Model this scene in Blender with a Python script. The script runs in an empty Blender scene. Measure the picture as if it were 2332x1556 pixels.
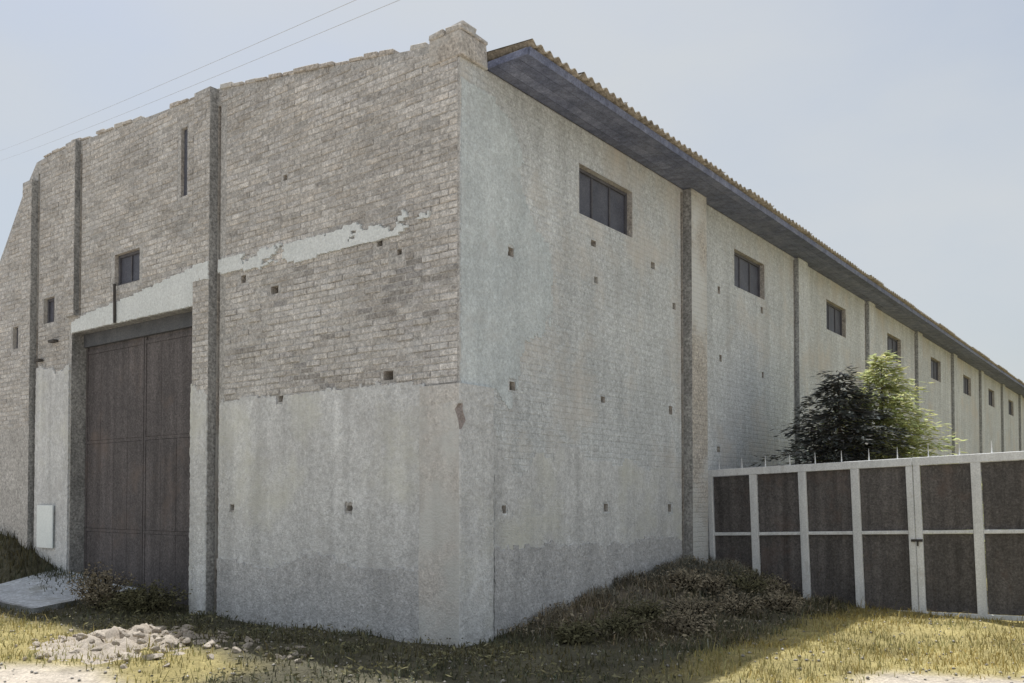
import bpy, math, random
import numpy as np
from mathutils import Vector, Euler

random.seed(7)
rng = np.random.default_rng(7)
scene = bpy.context.scene
COL = scene.collection
RAD = math.radians

# ------------------------------------------------------------------ camera
cam = bpy.data.cameras.new('camera')
cam.sensor_width = 36.0
cam.lens = 2033.4 / 2332.0 * 36.0
cam.shift_y = 0.1316
cam.clip_end = 3000
camo = bpy.data.objects.new('camera', cam)
COL.objects.link(camo)
camo.location = (0, 0, 1.6)
camo.rotation_euler = (RAD(90 + 1.402), 0, 0)
scene.camera = camo

# ------------------------------------------------------------------ sky, sun, exposure
SUN = Vector((-0.13, 0.40, 1.0)).normalized()
world = bpy.data.worlds.new('World')
scene.world = world
world.use_nodes = True
nt = world.node_tree
nt.nodes.clear()
wo = nt.nodes.new('ShaderNodeOutputWorld')
bg = nt.nodes.new('ShaderNodeBackground')
sky = nt.nodes.new('ShaderNodeTexSky')
sky.sky_type = 'NISHITA'
sky.sun_disc = False
sky.sun_elevation = math.asin(SUN.z)
sky.sun_rotation = math.atan2(SUN.x, SUN.y) % (2 * math.pi)
sky.air_density = 1.2
sky.dust_density = 3.0
sky.ozone_density = 1.0
tc = nt.nodes.new('ShaderNodeTexCoord')
mp = nt.nodes.new('ShaderNodeMapping')
mp.inputs['Scale'].default_value = (1.6, 1.0, 3.2)
mp.inputs['Rotation'].default_value = (0.2, 0.5, 0.3)
n1 = nt.nodes.new('ShaderNodeTexNoise')
n1.inputs['Scale'].default_value = 1.15
n1.inputs['Detail'].default_value = 7
n1.inputs['Roughness'].default_value = 0.52
cr = nt.nodes.new('ShaderNodeValToRGB')
cr.color_ramp.elements[0].position = 0.30
cr.color_ramp.elements[0].color = (0.42, 0.42, 0.42, 1)
cr.color_ramp.elements[1].position = 0.68
cr.color_ramp.elements[1].color = (0.97, 0.97, 0.97, 1)
mx = nt.nodes.new('ShaderNodeMix')
mx.data_type = 'RGBA'
mx.inputs['B'].default_value = (5.25, 5.5, 5.68, 1)
nt.links.new(tc.outputs['Generated'], mp.inputs['Vector'])
nt.links.new(mp.outputs[0], n1.inputs['Vector'])
nt.links.new(n1.outputs['Fac'], cr.inputs['Fac'])
nt.links.new(cr.outputs['Color'], mx.inputs['Factor'])
nt.links.new(sky.outputs['Color'], mx.inputs['A'])
nt.links.new(mx.outputs['Result'], bg.inputs['Color'])
bg.inputs['Strength'].default_value = 0.098
nt.links.new(bg.outputs[0], wo.inputs['Surface'])

sl = bpy.data.lights.new('sun', 'SUN')
sl.energy = 4.0
sl.angle = RAD(0.6)
sl.color = (1.0, 0.98, 0.945)
slo = bpy.data.objects.new('sun', sl)
COL.objects.link(slo)
slo.rotation_euler = (-SUN).to_track_quat('-Z', 'Y').to_euler()
slo.location = (0, 0, 30)

vs = scene.view_settings
vs.view_transform = 'Standard'
vs.look = 'None'
vs.gamma = 1.0
vs.exposure = 0.32
vs.use_curve_mapping = False

# ------------------------------------------------------------------ helpers
def tag(o, label=None, cat=None, group=None, kind=None):
    if label: o['label'] = label
    if cat: o['category'] = cat
    if group: o['group'] = group
    if kind: o['kind'] = kind
    return o

def link(name, me, mats, parent=None):
    o = bpy.data.objects.new(name, me)
    COL.objects.link(o)
    if not isinstance(mats, (list, tuple)): mats = [mats]
    if not me.materials:
        for m in mats: me.materials.append(m)
    if parent is not None: o.parent = parent
    return o

def mesh_from(name, V, F, mi=None, smooth=False, cols=None):
    me = bpy.data.meshes.new(name)
    me.from_pydata([tuple(map(float, v)) for v in V], [], [tuple(map(int, f)) for f in F])
    if mi is not None: me.polygons.foreach_set('material_index', np.asarray(mi, dtype=np.int32))
    if smooth: me.polygons.foreach_set('use_smooth', np.ones(len(F), dtype=bool))
    if cols is not None: vcol(me, cols)
    me.update()
    return me

def vcol(me, cols):
    a = me.color_attributes.new('tone', 'FLOAT_COLOR', 'POINT')
    c = np.ones((len(me.vertices), 4), dtype=np.float32)
    cols = np.asarray(cols, dtype=np.float32)
    if cols.ndim == 1: c[:, :3] = cols[:, None]
    else: c[:, :3] = cols
    a.data.foreach_set('color', c.ravel())

def quads_mesh(name, V, Q, smooth=False, cols=None):
    """fast mesh from numpy arrays of equal-sized faces"""
    V = np.asarray(V, dtype=np.float32); Q = np.asarray(Q, dtype=np.int32)
    k = Q.shape[1]
    me = bpy.data.meshes.new(name)
    me.vertices.add(len(V)); me.vertices.foreach_set('co', V.ravel())
    me.loops.add(Q.size); me.loops.foreach_set('vertex_index', Q.ravel())
    me.polygons.add(len(Q))
    me.polygons.foreach_set('loop_start', np.arange(0, Q.size, k, dtype=np.int32))
    me.polygons.foreach_set('loop_total', np.full(len(Q), k, dtype=np.int32))
    if smooth: me.polygons.foreach_set('use_smooth', np.ones(len(Q), dtype=bool))
    me.update(calc_edges=True); me.validate()
    if cols is not None: vcol(me, cols)
    return me

def box_vf(x0, x1, y0, y1, z0, z1):
    V = [(x0,y0,z0),(x1,y0,z0),(x1,y1,z0),(x0,y1,z0),(x0,y0,z1),(x1,y0,z1),(x1,y1,z1),(x0,y1,z1)]
    F = [(0,3,2,1),(4,5,6,7),(0,1,5,4),(1,2,6,5),(2,3,7,6),(3,0,4,7)]
    return V, F

def bevbox(name, x0, x1, y0, y1, z0, z1, b=0.006, jit=0.0):
    import bmesh
    bm = bmesh.new()
    V, F = box_vf(x0, x1, y0, y1, z0, z1)
    vs_ = [bm.verts.new(v) for v in V]
    for f in F: bm.faces.new([vs_[i] for i in f])
    if jit:
        for v in bm.verts: v.co += Vector((random.uniform(-jit, jit), random.uniform(-jit, jit), random.uniform(-jit, jit)))
    if b: bmesh.ops.bevel(bm, geom=bm.edges[:], offset=b, segments=1, affect='EDGES')
    me = bpy.data.meshes.new(name); bm.to_mesh(me); bm.free()
    return me

class Soup:
    def __init__(s): s.V = []; s.F = []; s.M = []
    def add(s, V, F, m=0):
        o = len(s.V); s.V += list(V); s.F += [tuple(i + o for i in f) for f in F]; s.M += [m] * len(F)
    def quad(s, a, b, c, d, m=0): s.add([a, b, c, d], [(0, 1, 2, 3)], m)
    def box(s, *a, m=0): V, F = box_vf(*a); s.add(V, F, m)
    def tube(s, p, q, r0, r1, n=6, m=0):
        p = Vector(p); q = Vector(q); d = (q - p).normalized()
        a = d.orthogonal().normalized(); b = d.cross(a)
        V = []
        for k in range(n):
            t = 2 * math.pi * k / n; e = a * math.cos(t) + b * math.sin(t)
            V += [tuple(p + e * r0), tuple(q + e * r1)]
        F = [(2*k, 2*((k+1) % n), 2*((k+1) % n)+1, 2*k+1) for k in range(n)] + [tuple(range(1, 2*n, 2))]
        s.add(V, F, m)
    def mesh(s, name, smooth=False): return mesh_from(name, s.V, s.F, s.M, smooth)

# value noise (numpy), used for relief and ragged outlines
_P = rng.random((64, 64))
def vnoise(x, y):
    x = np.asarray(x, float); y = np.asarray(y, float)
    xi = np.floor(x).astype(int); yi = np.floor(y).astype(int)
    fx = x - xi; fy = y - yi
    fx = fx*fx*(3-2*fx); fy = fy*fy*(3-2*fy)
    g = lambda a, b: _P[a % 64, b % 64]
    return (g(xi, yi)*(1-fx) + g(xi+1, yi)*fx)*(1-fy) + (g(xi, yi+1)*(1-fx) + g(xi+1, yi+1)*fx)*fy
def fbm(x, y, o=4):
    v = 0; a = 0.5
    for k in range(o):
        v = v + a * (vnoise(x * 2**k + 17.3*k, y * 2**k + 5.1*k) - 0.5); a *= 0.55
    return v
def sstep(a, b, x):
    t = np.clip((np.asarray(x, float) - a) / (b - a), 0, 1); return t*t*(3-2*t)

# ------------------------------------------------------------------ materials
def mat(name, c0, c1, scale=3.0, fine=40.0, fine_amt=0.25, bump=0.3, bdist=0.01, rough=0.9, attr=False,
        stretch=(1, 1, 1), blotch=None, metallic=0.0, spec=0.3, brick_bump=None, streak=None, mott=None):
    """procedural: two tones mixed by large noise, fine speckle, optional blotches, streaks, per-piece tone"""
    m = bpy.data.materials.new(name); m.use_nodes = True
    n = m.node_tree; N = n.nodes; L = n.links
    b = N['Principled BSDF']
    b.inputs['Roughness'].default_value = rough
    b.inputs['Metallic'].default_value = metallic
    b.inputs['Specular IOR Level'].default_value = spec
    g = N.new('ShaderNodeNewGeometry')
    mpn = N.new('ShaderNodeMapping'); mpn.inputs['Scale'].default_value = stretch
    L.new(g.outputs['Position'], mpn.inputs['Vector'])
    a = N.new('ShaderNodeTexNoise'); a.inputs['Scale'].default_value = scale; a.inputs['Detail'].default_value = 6
    a.inputs['Roughness'].default_value = 0.6
    L.new(mpn.outputs[0], a.inputs['Vector'])
    r = N.new('ShaderNodeValToRGB')
    r.color_ramp.elements[0].position = 0.32; r.color_ramp.elements[0].color = (*c0, 1)
    r.color_ramp.elements[1].position = 0.68; r.color_ramp.elements[1].color = (*c1, 1)
    L.new(a.outputs['Fac'], r.inputs['Fac'])
    col = r.outputs['Color']
    f = N.new('ShaderNodeTexNoise'); f.inputs['Scale'].default_value = fine; f.inputs['Detail'].default_value = 4
    L.new(g.outputs['Position'], f.inputs['Vector'])
    def mult(col, valsock, lo, hi):
        mr = N.new('ShaderNodeMapRange'); mr.inputs['From Min'].default_value = 0.28; mr.inputs['From Max'].default_value = 0.72
        mr.inputs['To Min'].default_value = lo; mr.inputs['To Max'].default_value = hi
        L.new(valsock, mr.inputs['Value'])
        q = N.new('ShaderNodeMix'); q.data_type = 'RGBA'; q.blend_type = 'MULTIPLY'; q.inputs['Factor'].default_value = 1
        L.new(col, q.inputs['A']); L.new(mr.outputs[0], q.inputs['B'])
        return q.outputs['Result']
    col = mult(col, f.outputs['Fac'], 1 - fine_amt, 1 + fine_amt * 0.8)
    ms = None
    if mott:                                     # pebbly, weather-pitted surface: tone and relief together
        for sc_, am_ in mott:
            t = N.new('ShaderNodeTexNoise'); t.inputs['Scale'].default_value = sc_; t.inputs['Detail'].default_value = 3
            t.inputs['Roughness'].default_value = 0.75
            L.new(g.outputs['Position'], t.inputs['Vector'])
            col = mult(col, t.outputs['Fac'], 1 - am_, 1 + am_ * 0.75)
            ms = t.outputs['Fac']
    if blotch:
        for (bc, bs, b0, b1) in blotch:
            t = N.new('ShaderNodeTexNoise'); t.inputs['Scale'].default_value = bs; t.inputs['Detail'].default_value = 7
            t.inputs['Roughness'].default_value = 0.65
            off = N.new('ShaderNodeMapping'); off.inputs['Location'].default_value = (bs*3.1, 4.4, bs)
            L.new(g.outputs['Position'], off.inputs['Vector']); L.new(off.outputs[0], t.inputs['Vector'])
            rr = N.new('ShaderNodeMapRange'); rr.inputs['From Min'].default_value = b0; rr.inputs['From Max'].default_value = b1
            L.new(t.outputs['Fac'], rr.inputs['Value'])
            q = N.new('ShaderNodeMix'); q.data_type = 'RGBA'
            L.new(rr.outputs[0], q.inputs['Factor']); L.new(col, q.inputs['A']); q.inputs['B'].default_value = (*bc, 1)
            col = q.outputs['Result']
    if streak:                                   # narrow vertical rain streaks
        sc, amt = streak
        sm = N.new('ShaderNodeMapping'); sm.inputs['Scale'].default_value = (sc, sc, sc * 0.07)
        L.new(g.outputs['Position'], sm.inputs['Vector'])
        t = N.new('ShaderNodeTexNoise'); t.inputs['Scale'].default_value = 1.0; t.inputs['Detail'].default_value = 5
        L.new(sm.outputs[0], t.inputs['Vector'])
        col = mult(col, t.outputs['Fac'], 1 - amt, 1 + amt * 0.5)
    if attr:
        at = N.new('ShaderNodeAttribute'); at.attribute_name = 'tone'
        q = N.new('ShaderNodeMix'); q.data_type = 'RGBA'; q.blend_type = 'MULTIPLY'; q.inputs['Factor'].default_value = 1
        L.new(col, q.inputs['A']); L.new(at.outputs['Color'], q.inputs['B']); col = q.outputs['Result']
    L.new(col, b.inputs['Base Color'])
    h = N.new('ShaderNodeMath'); h.operation = 'ADD'
    L.new(a.outputs['Fac'], h.inputs[0]); L.new(f.outputs['Fac'], h.inputs[1])
    hs = h.outputs[0]
    if ms is not None:
        k2 = N.new('ShaderNodeMath'); k2.operation = 'MULTIPLY_ADD'; k2.inputs[1].default_value = 1.4
        L.new(ms, k2.inputs[0]); L.new(hs, k2.inputs[2]); hs = k2.outputs[0]
    if brick_bump is not None:                   # faint coursing under limewash
        sp = N.new('ShaderNodeMapping'); sp.inputs['Rotation'].default_value = (0, 0, -brick_bump[0])
        L.new(g.outputs['Position'], sp.inputs['Vector'])
        se = N.new('ShaderNodeSeparateXYZ'); L.new(sp.outputs[0], se.inputs[0])
        cb = N.new('ShaderNodeCombineXYZ'); L.new(se.outputs[0], cb.inputs[0]); L.new(se.outputs[2], cb.inputs[1])
        bt = N.new('ShaderNodeTexBrick')
        bt.inputs['Scale'].default_value = 1.0
        bt.inputs['Brick Width'].default_value = 0.262; bt.inputs['Row Height'].default_value = 0.077
        bt.inputs['Mortar Size'].default_value = 0.011; bt.inputs['Mortar Smooth'].default_value = 0.6
        bt.inputs['Color1'].default_value = (0.75, 0.75, 0.75, 1); bt.inputs['Color2'].default_value = (1, 1, 1, 1)
        bt.inputs['Mortar'].default_value = (0.1, 0.1, 0.1, 1)
        wob = N.new('ShaderNodeTexNoise'); wob.inputs['Scale'].default_value = 9
        L.new(g.outputs['Position'], wob.inputs['Vector'])
        ad = N.new('ShaderNodeVectorMath'); ad.operation = 'MULTIPLY_ADD'
        ad.inputs[1].default_value = (0.03, 0.03, 0); L.new(wob.outputs['Color'], ad.inputs[0]); L.new(cb.outputs[0], ad.inputs[2])
        L.new(ad.outputs[0], bt.inputs['Vector'])
        k = N.new('ShaderNodeMath'); k.operation = 'MULTIPLY_ADD'; k.inputs[1].default_value = brick_bump[1]
        L.new(bt.outputs['Color'], k.inputs[0]); L.new(hs, k.inputs[2]); hs = k.outputs[0]
        tone = N.new('ShaderNodeMapRange'); tone.inputs['To Min'].default_value = 1 - brick_bump[2]; tone.inputs['To Max'].default_value = 1.06
        L.new(bt.outputs['Color'], tone.inputs['Value'])
        q = N.new('ShaderNodeMix'); q.data_type = 'RGBA'; q.blend_type = 'MULTIPLY'; q.inputs['Factor'].default_value = 1
        L.new(col, q.inputs['A']); L.new(tone.outputs[0], q.inputs['B']); L.new(q.outputs['Result'], b.inputs['Base Color'])
    bp = N.new('ShaderNodeBump'); bp.inputs['Strength'].default_value = bump; bp.inputs['Distance'].default_value = bdist
    L.new(hs, bp.inputs['Height']); L.new(bp.outputs[0], b.inputs['Normal'])
    return m

ROT = math.atan2(0.79733, 0.60354)          # heading of the long side wall
M = {}
WEA = ((26, .34), (13, .24))
M['mortar'] = mat('mortar', (.42,.41,.395), (.53,.52,.505), 2.5, 60, .22, .7, .015, mott=WEA)
M['brick'] = mat('weathered_brick', (.50,.48,.455), (.62,.60,.575), 1.3, 45, .25, .8, .016, attr=True, mott=((24, .36), (11, .30)),
                 blotch=[((.58,.59,.59), 1.1, .58, .78), ((.33,.315,.295), 3.0, .58, .80)])
M['plaster'] = mat('old_grey_plaster', (.59,.60,.605), (.70,.715,.72), 1.0, 50, .15, .8, .016, mott=((24, .26), (9, .17)),
                   blotch=[((.49,.49,.485), 2.2, .54, .78), ((.64,.645,.58), .7, .52, .74), ((.36,.36,.355), 6, .66, .82)], streak=(5, .18))
M['skirt'] = mat('cement_skirt', (.51,.515,.525), (.61,.615,.62), 1.6, 45, .2, .8, .018, mott=((22, .30), (9, .2)),  # darkening toward the ground, put into this coat's colour
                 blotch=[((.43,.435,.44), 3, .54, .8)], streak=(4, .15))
M['beam'] = mat('pale_render_band', (.64,.675,.68), (.72,.755,.76), 1.6, 40, .12, .5, .01, mott=((26, .16),),
                blotch=[((.56,.565,.55), 3.5, .58, .8)])
M['limewash'] = mat('limewashed_brick', (.55,.575,.59), (.66,.685,.70), .8, 55, .18, .8, .016, brick_bump=(ROT, .35, .035), mott=((28, .32), (12, .2)),
                    blotch=[((.58,.55,.51), .8, .50, .72), ((.46,.465,.465), 2.6, .56, .82), ((.36,.355,.35), 7, .68, .84)], streak=(4, .16))
M['blueplaster'] = mat('blue_grey_plaster', (.54,.59,.615), (.64,.69,.71), 1.1, 55, .15, .7, .014, mott=((26, .24), (10, .15)),
                       blotch=[((.53,.55,.555), 2.3, .52, .8)], streak=(4, .12))
M['pinkplaster'] = mat('pinkish_render', (.55,.53,.505), (.64,.62,.595), 1.8, 45, .18, .7, .014, mott=((24, .28), (10, .18)),
                       blotch=[((.58,.59,.575), 1.1, .44, .60), ((.45,.445,.44), 4, .58, .82)], streak=(5, .15))
M['rawbrick'] = mat('bare_brown_brick', (.44,.405,.365), (.55,.515,.475), 2.5, 40, .25, .7, .014, mott=WEA,
                    blotch=[((.57,.57,.555), 1.4, .48, .66)])
M['pilbrick'] = mat('pilaster_brick', (.45,.415,.37), (.56,.525,.485), 2.0, 40, .25, .8, .016, brick_bump=(ROT, .4, .04), mott=WEA,
                    blotch=[((.60,.61,.605), .7, .40, .56)])
M['grime'] = mat('soot_stained_render', (.24,.24,.235), (.42,.415,.405), 3.0, 30, .35, .6, .014, stretch=(1, 1, .5), mott=WEA)  # darker tone for pilaster flanks and the door reveal
M['palegrime'] = mat('rain_stained_render', (.33,.335,.335), (.48,.485,.48), 2.4, 30, .3, .6, .014, stretch=(1, 1, .4), mott=WEA)  # middle tone for the flanks of the farther pilasters
M['redbrick'] = mat('broken_brown_brick', (.24,.21,.20), (.36,.32,.30), 6, 60, .3, .6, .01)
M['soffit'] = mat('dark_eave_boards', (.16,.182,.275), (.24,.262,.355), 3, 60, .3, .4, .006, rough=.85, mott=((16, .3), (6, .2)),
                  blotch=[((.20,.195,.19), 2.5, .6, .85)], attr=True)
M['roof'] = mat('tan_roof_sheet', (.30,.265,.215), (.43,.385,.32), 3.5, 40, .35, .4, .01, rough=.9, mott=((14, .4),))
M['glass'] = mat('dusty_window_glass', (.075,.08,.105), (.12,.125,.155), 3, 50, .35, .1, .002, rough=.5, spec=.3)
M['dark'] = mat('dark_interior', (.03,.03,.032), (.05,.05,.055), 3, 40, .2, .1, .002)
M['frame'] = mat('dark_window_frame', (.09,.09,.105), (.13,.13,.145), 6, 60, .25, .3, .004, rough=.7)
M['door'] = mat('brown_steel_door', (.10,.092,.095), (.15,.136,.138), 1.2, 45, .3, .3, .005, rough=.75, spec=.25, mott=((30, .40), (12, .2)),
                blotch=[((.17,.135,.12), 1.3, .54, .8), ((.25,.245,.24), 19, .66, .80)], streak=(6, .3))
M['doorhead'] = mat('blue_black_lintel', (.085,.092,.105), (.13,.137,.15), 3, 45, .3, .3, .004, rough=.7)
M['iron'] = mat('rusty_iron', (.05,.048,.046), (.085,.075,.068), 8, 60, .3, .3, .004, rough=.7)
M['whitepaint'] = mat('worn_white_paint', (.74,.755,.765), (.84,.85,.86), 3, 50, .16, .3, .004, rough=.6,
                      blotch=[((.55,.53,.50), 4, .58, .8), ((.36,.31,.27), 9, .66, .8)], streak=(7, .2))
M['panel'] = mat('dark_rusty_sheet', (.12,.112,.11), (.17,.156,.152), 1.4, 50, .3, .3, .005, rough=.75, spec=.2, mott=((30, .40), (12, .2)),
                 blotch=[((.17,.125,.11), 1.6, .54, .78), ((.28,.275,.27), 19, .66, .80)], streak=(6, .35))
M['board'] = mat('white_board', (.74,.80,.80), (.82,.87,.87), 3, 40, .08, .2, .003, rough=.7)
M['concrete'] = mat('pale_concrete', (.47,.50,.54), (.61,.64,.68), 2.2, 45, .25, .6, .015, mott=((18, .35), (7, .25)), blotch=[((.30,.30,.28), 2.2, .52, .72)])
M['rubble'] = mat('broken_concrete', (.33,.285,.235), (.48,.425,.36), 5, 50, .28, .6, .01, attr=True)
M['bark'] = mat('bark', (.09,.075,.06), (.14,.115,.09), 6, 40, .3, .6, .01, stretch=(1, 1, .25))
def leaf_mat(name, c0, c1, trans):
    m = mat(name, c0, c1, 3, 25, .25, .1, .002, rough=.75, attr=True, spec=.2)
    n = m.node_tree; b = n.nodes['Principled BSDF']
    out = n.nodes['Material Output']
    t = n.nodes.new('ShaderNodeBsdfTranslucent')
    ad = n.nodes.new('ShaderNodeMixShader'); ad.inputs[0].default_value = trans
    src = b.inputs['Base Color'].links[0].from_socket
    n.links.new(src, t.inputs['Color'])
    n.links.new(b.outputs[0], ad.inputs[1]); n.links.new(t.outputs[0], ad.inputs[2]); n.links.new(ad.outputs[0], out.inputs['Surface'])
    return m
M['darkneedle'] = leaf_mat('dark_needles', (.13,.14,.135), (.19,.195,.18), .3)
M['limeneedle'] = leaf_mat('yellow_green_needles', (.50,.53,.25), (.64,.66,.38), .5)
M['drygrass'] = leaf_mat('dry_grass', (.31,.27,.105), (.44,.385,.17), .3)
M['weed'] = leaf_mat('weeds', (.105,.103,.058), (.165,.158,.095), .25)
M['deadweed'] = leaf_mat('dead_weeds', (.19,.165,.12), (.30,.265,.20), .2)
M['pebble'] = mat('pebbles', (.30,.28,.25), (.48,.45,.41), 8, 60, .25, .4, .005, attr=True)

# ground: cover tones carried as a vertex attribute, broken up by noise
def ground_mat():
    m = bpy.data.materials.new('ground_cover'); m.use_nodes = True
    n = m.node_tree; N = n.nodes; L = n.links; b = N['Principled BSDF']
    b.inputs['Roughness'].default_value = .95; b.inputs['Specular IOR Level'].default_value = .15
    g = N.new('ShaderNodeNewGeometry')
    at = N.new('ShaderNodeAttribute'); at.attribute_name = 'tone'
    a = N.new('ShaderNodeTexNoise'); a.inputs['Scale'].default_value = 4; a.inputs['Detail'].default_value = 8; a.inputs['Roughness'].default_value = .7
    f = N.new('ShaderNodeTexNoise'); f.inputs['Scale'].default_value = 38; f.inputs['Detail'].default_value = 5
    L.new(g.outputs['Position'], a.inputs['Vector']); L.new(g.outputs['Position'], f.inputs['Vector'])
    col = at.outputs['Color']
    for s, lo, hi in ((a, .62, 1.3), (f, .68, 1.28)):
        mr = N.new('ShaderNodeMapRange'); mr.inputs['From Min'].default_value = .28; mr.inputs['From Max'].default_value = .72
        mr.inputs['To Min'].default_value = lo; mr.inputs['To Max'].default_value = hi
        L.new(s.outputs['Fac'], mr.inputs['Value'])
        q = N.new('ShaderNodeMix'); q.data_type = 'RGBA'; q.blend_type = 'MULTIPLY'; q.inputs['Factor'].default_value = 1
        L.new(col, q.inputs['A']); L.new(mr.outputs[0], q.inputs['B']); col = q.outputs['Result']
    L.new(col, b.inputs['Base Color'])
    h = N.new('ShaderNodeMath'); h.operation = 'ADD'; L.new(a.outputs['Fac'], h.inputs[0]); L.new(f.outputs['Fac'], h.inputs[1])
    bp = N.new('ShaderNodeBump'); bp.inputs['Strength'].default_value = .7; bp.inputs['Distance'].default_value = .03
    L.new(h.outputs[0], bp.inputs['Height']); L.new(bp.outputs[0], b.inputs['Normal'])
    return m
M['ground'] = ground_mat()

# ------------------------------------------------------------------ frame of the building
CO = np.array([-0.5704, 9.6547])            # foot of the near corner
RX, RY = 0.60354, 0.79733                   # along the long side wall (local x); local y runs along the gable wall
def to_local(x, y):
    dx = np.asarray(x) - CO[0]; dy = np.asarray(y) - CO[1]
    return dx*RX + dy*RY, -dx*RY + dy*RX
def to_world(lx, ly):
    return CO[0] + lx*RX - ly*RY, CO[1] + lx*RY + ly*RX

def terrain(x, y):
    lx, ly = to_local(x, y)
    dr = np.maximum(-ly, 0)
    hr = np.interp(lx, [-.2, .5, 1.2, 2.2, 3.3, 4.5, 5.4, 6.2, 7.0, 8.2], [0, .0, .13, .28, .34, .45, .58, .60, .30, -.10])
    z = hr * np.exp(-(dr / 1.25)**2)
    dl = np.maximum(-lx, 0)
    hl = np.interp(ly, [4, 5.2, 7, 8.85, 10.1, 12, 20], [0, .05, .15, .42, .85, 1.1, 1.1])
    z = z + hl * np.exp(-(dl / (1.25 - .6*sstep(7.5, 9, ly)))**2) * (ly > 0)
    z = z + .10 * np.exp(-((np.asarray(x) - 2.75)**2 + (np.asarray(y) - 12.6)**2) / 1.0)
    z = z + .35*fbm(np.asarray(x)*2.6, np.asarray(y)*2.6, 4) * np.exp(-(dr/1.6)**2) * sstep(1.0, 2.6, lx) * (lx < 8)
    near = np.exp(-((np.asarray(x))**2 + (np.asarray(y) - 10)**2) / 400.0)
    z = z + near * (.16 * fbm(np.asarray(x)*.9, np.asarray(y)*.9, 5)) - .10 * near * sstep(6, 9, lx) * (ly < 0)
    inside = (lx > .15) & (ly > .15)
    return np.where(inside, 0.0, z)

def cover(x, y):
    """0..1 weights: path (bare sandy soil), dry grass, dark weeds, heap soil"""
    x = np.asarray(x, float); y = np.asarray(y, float)
    lx, ly = to_local(x, y)
    w = .5 * fbm(x*.8 + 3, y*.8, 5)
    front = 7.25 + w*1.2 + .75*sstep(1.9, 3.4, x) + 1.25*sstep(-2.3, -4.2, x)
    path = sstep(.25, -.25, y - front)
    path = np.maximum(path, np.maximum(sstep(1.5, 1.9, -lx + w) * sstep(6.9, 7.8, ly + w), sstep(.75, 1.1, -lx + .6*w) * sstep(8.3, 9.0, ly + .6*w)))       # sandy track past the gable
    right = sstep(2.0, 2.6, -ly + w*1.3) * sstep(-.8, .6, lx)
    left = sstep(1.7, 2.2, -lx + w) * sstep(.3, 1.2, ly)
    dry = np.clip(right + left, 0, 1)
    return path, dry

# ------------------------------------------------------------------ ground sheet
def axis(lo, a, b, hi, step, n=26):
    g1 = a - np.geomspace(step, a - lo, n)[::-1]; g2 = b + np.geomspace(step, hi - b, n)
    return np.concatenate([g1, np.arange(a, b + step/2, step), g2])
gx = axis(-900, -16, 13, 900, .11); gy = axis(-200, 4, 21, 1500, .11)
X, Y = np.meshgrid(gx, gy)
Z = terrain(X, Y)
path, dry = cover(X, Y)
cw = np.array([.105,.098,.068]); cd = np.array([.33,.28,.125]); cp = np.array([.50,.445,.375]); chp = np.array([.17,.145,.112])
tone = cw[None,None,:] * np.ones(X.shape + (1,))
lxg, lyg = to_local(X, Y)
heap = (np.exp(-(np.maximum(-lyg,0)/1.6)**2) * sstep(.6, 2.2, lxg))[..., None]
tone = tone*(1-heap) + chp*heap
tone = tone*(1-dry[...,None]) + cd*dry[...,None]
pf_ = fbm(X*1.3 + 9, Y*1.3, 4)[..., None]
tone = tone*(1 + .7*pf_)
tone = tone*(1-path[...,None]) + cp*path[...,None]
nx, ny = len(gx), len(gy)
I = np.arange(nx*ny).reshape(ny, nx)
Q = np.stack([I[:-1,:-1], I[:-1,1:], I[1:,1:], I[1:,:-1]], -1).reshape(-1, 4)
gm = quads_mesh('ground', np.stack([X, Y, Z], -1).reshape(-1, 3), Q, True, tone.reshape(-1, 3))
tag(link('ground', gm, M['ground']), 'uneven ground of weeds, dry yellow grass and bare sandy path', kind='structure')

# ------------------------------------------------------------------ warehouse
wh = bpy.data.objects.new('warehouse', None); COL.objects.link(wh)
wh.location = (CO[0], CO[1], 0); wh.rotation_euler = (0, 0, ROT)
tag(wh, 'long pale brick warehouse with peaked end wall, big brown door and overhanging eave', 'warehouse')
LEN = 60.4; WID = 14.6

gab = lambda u, z, d=0.0: (d, u, z)          # gable wall: u along local y, d inward
sid = lambda u, z, d=0.0: (u, d, z)          # side wall: u along local x, d inward

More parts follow.
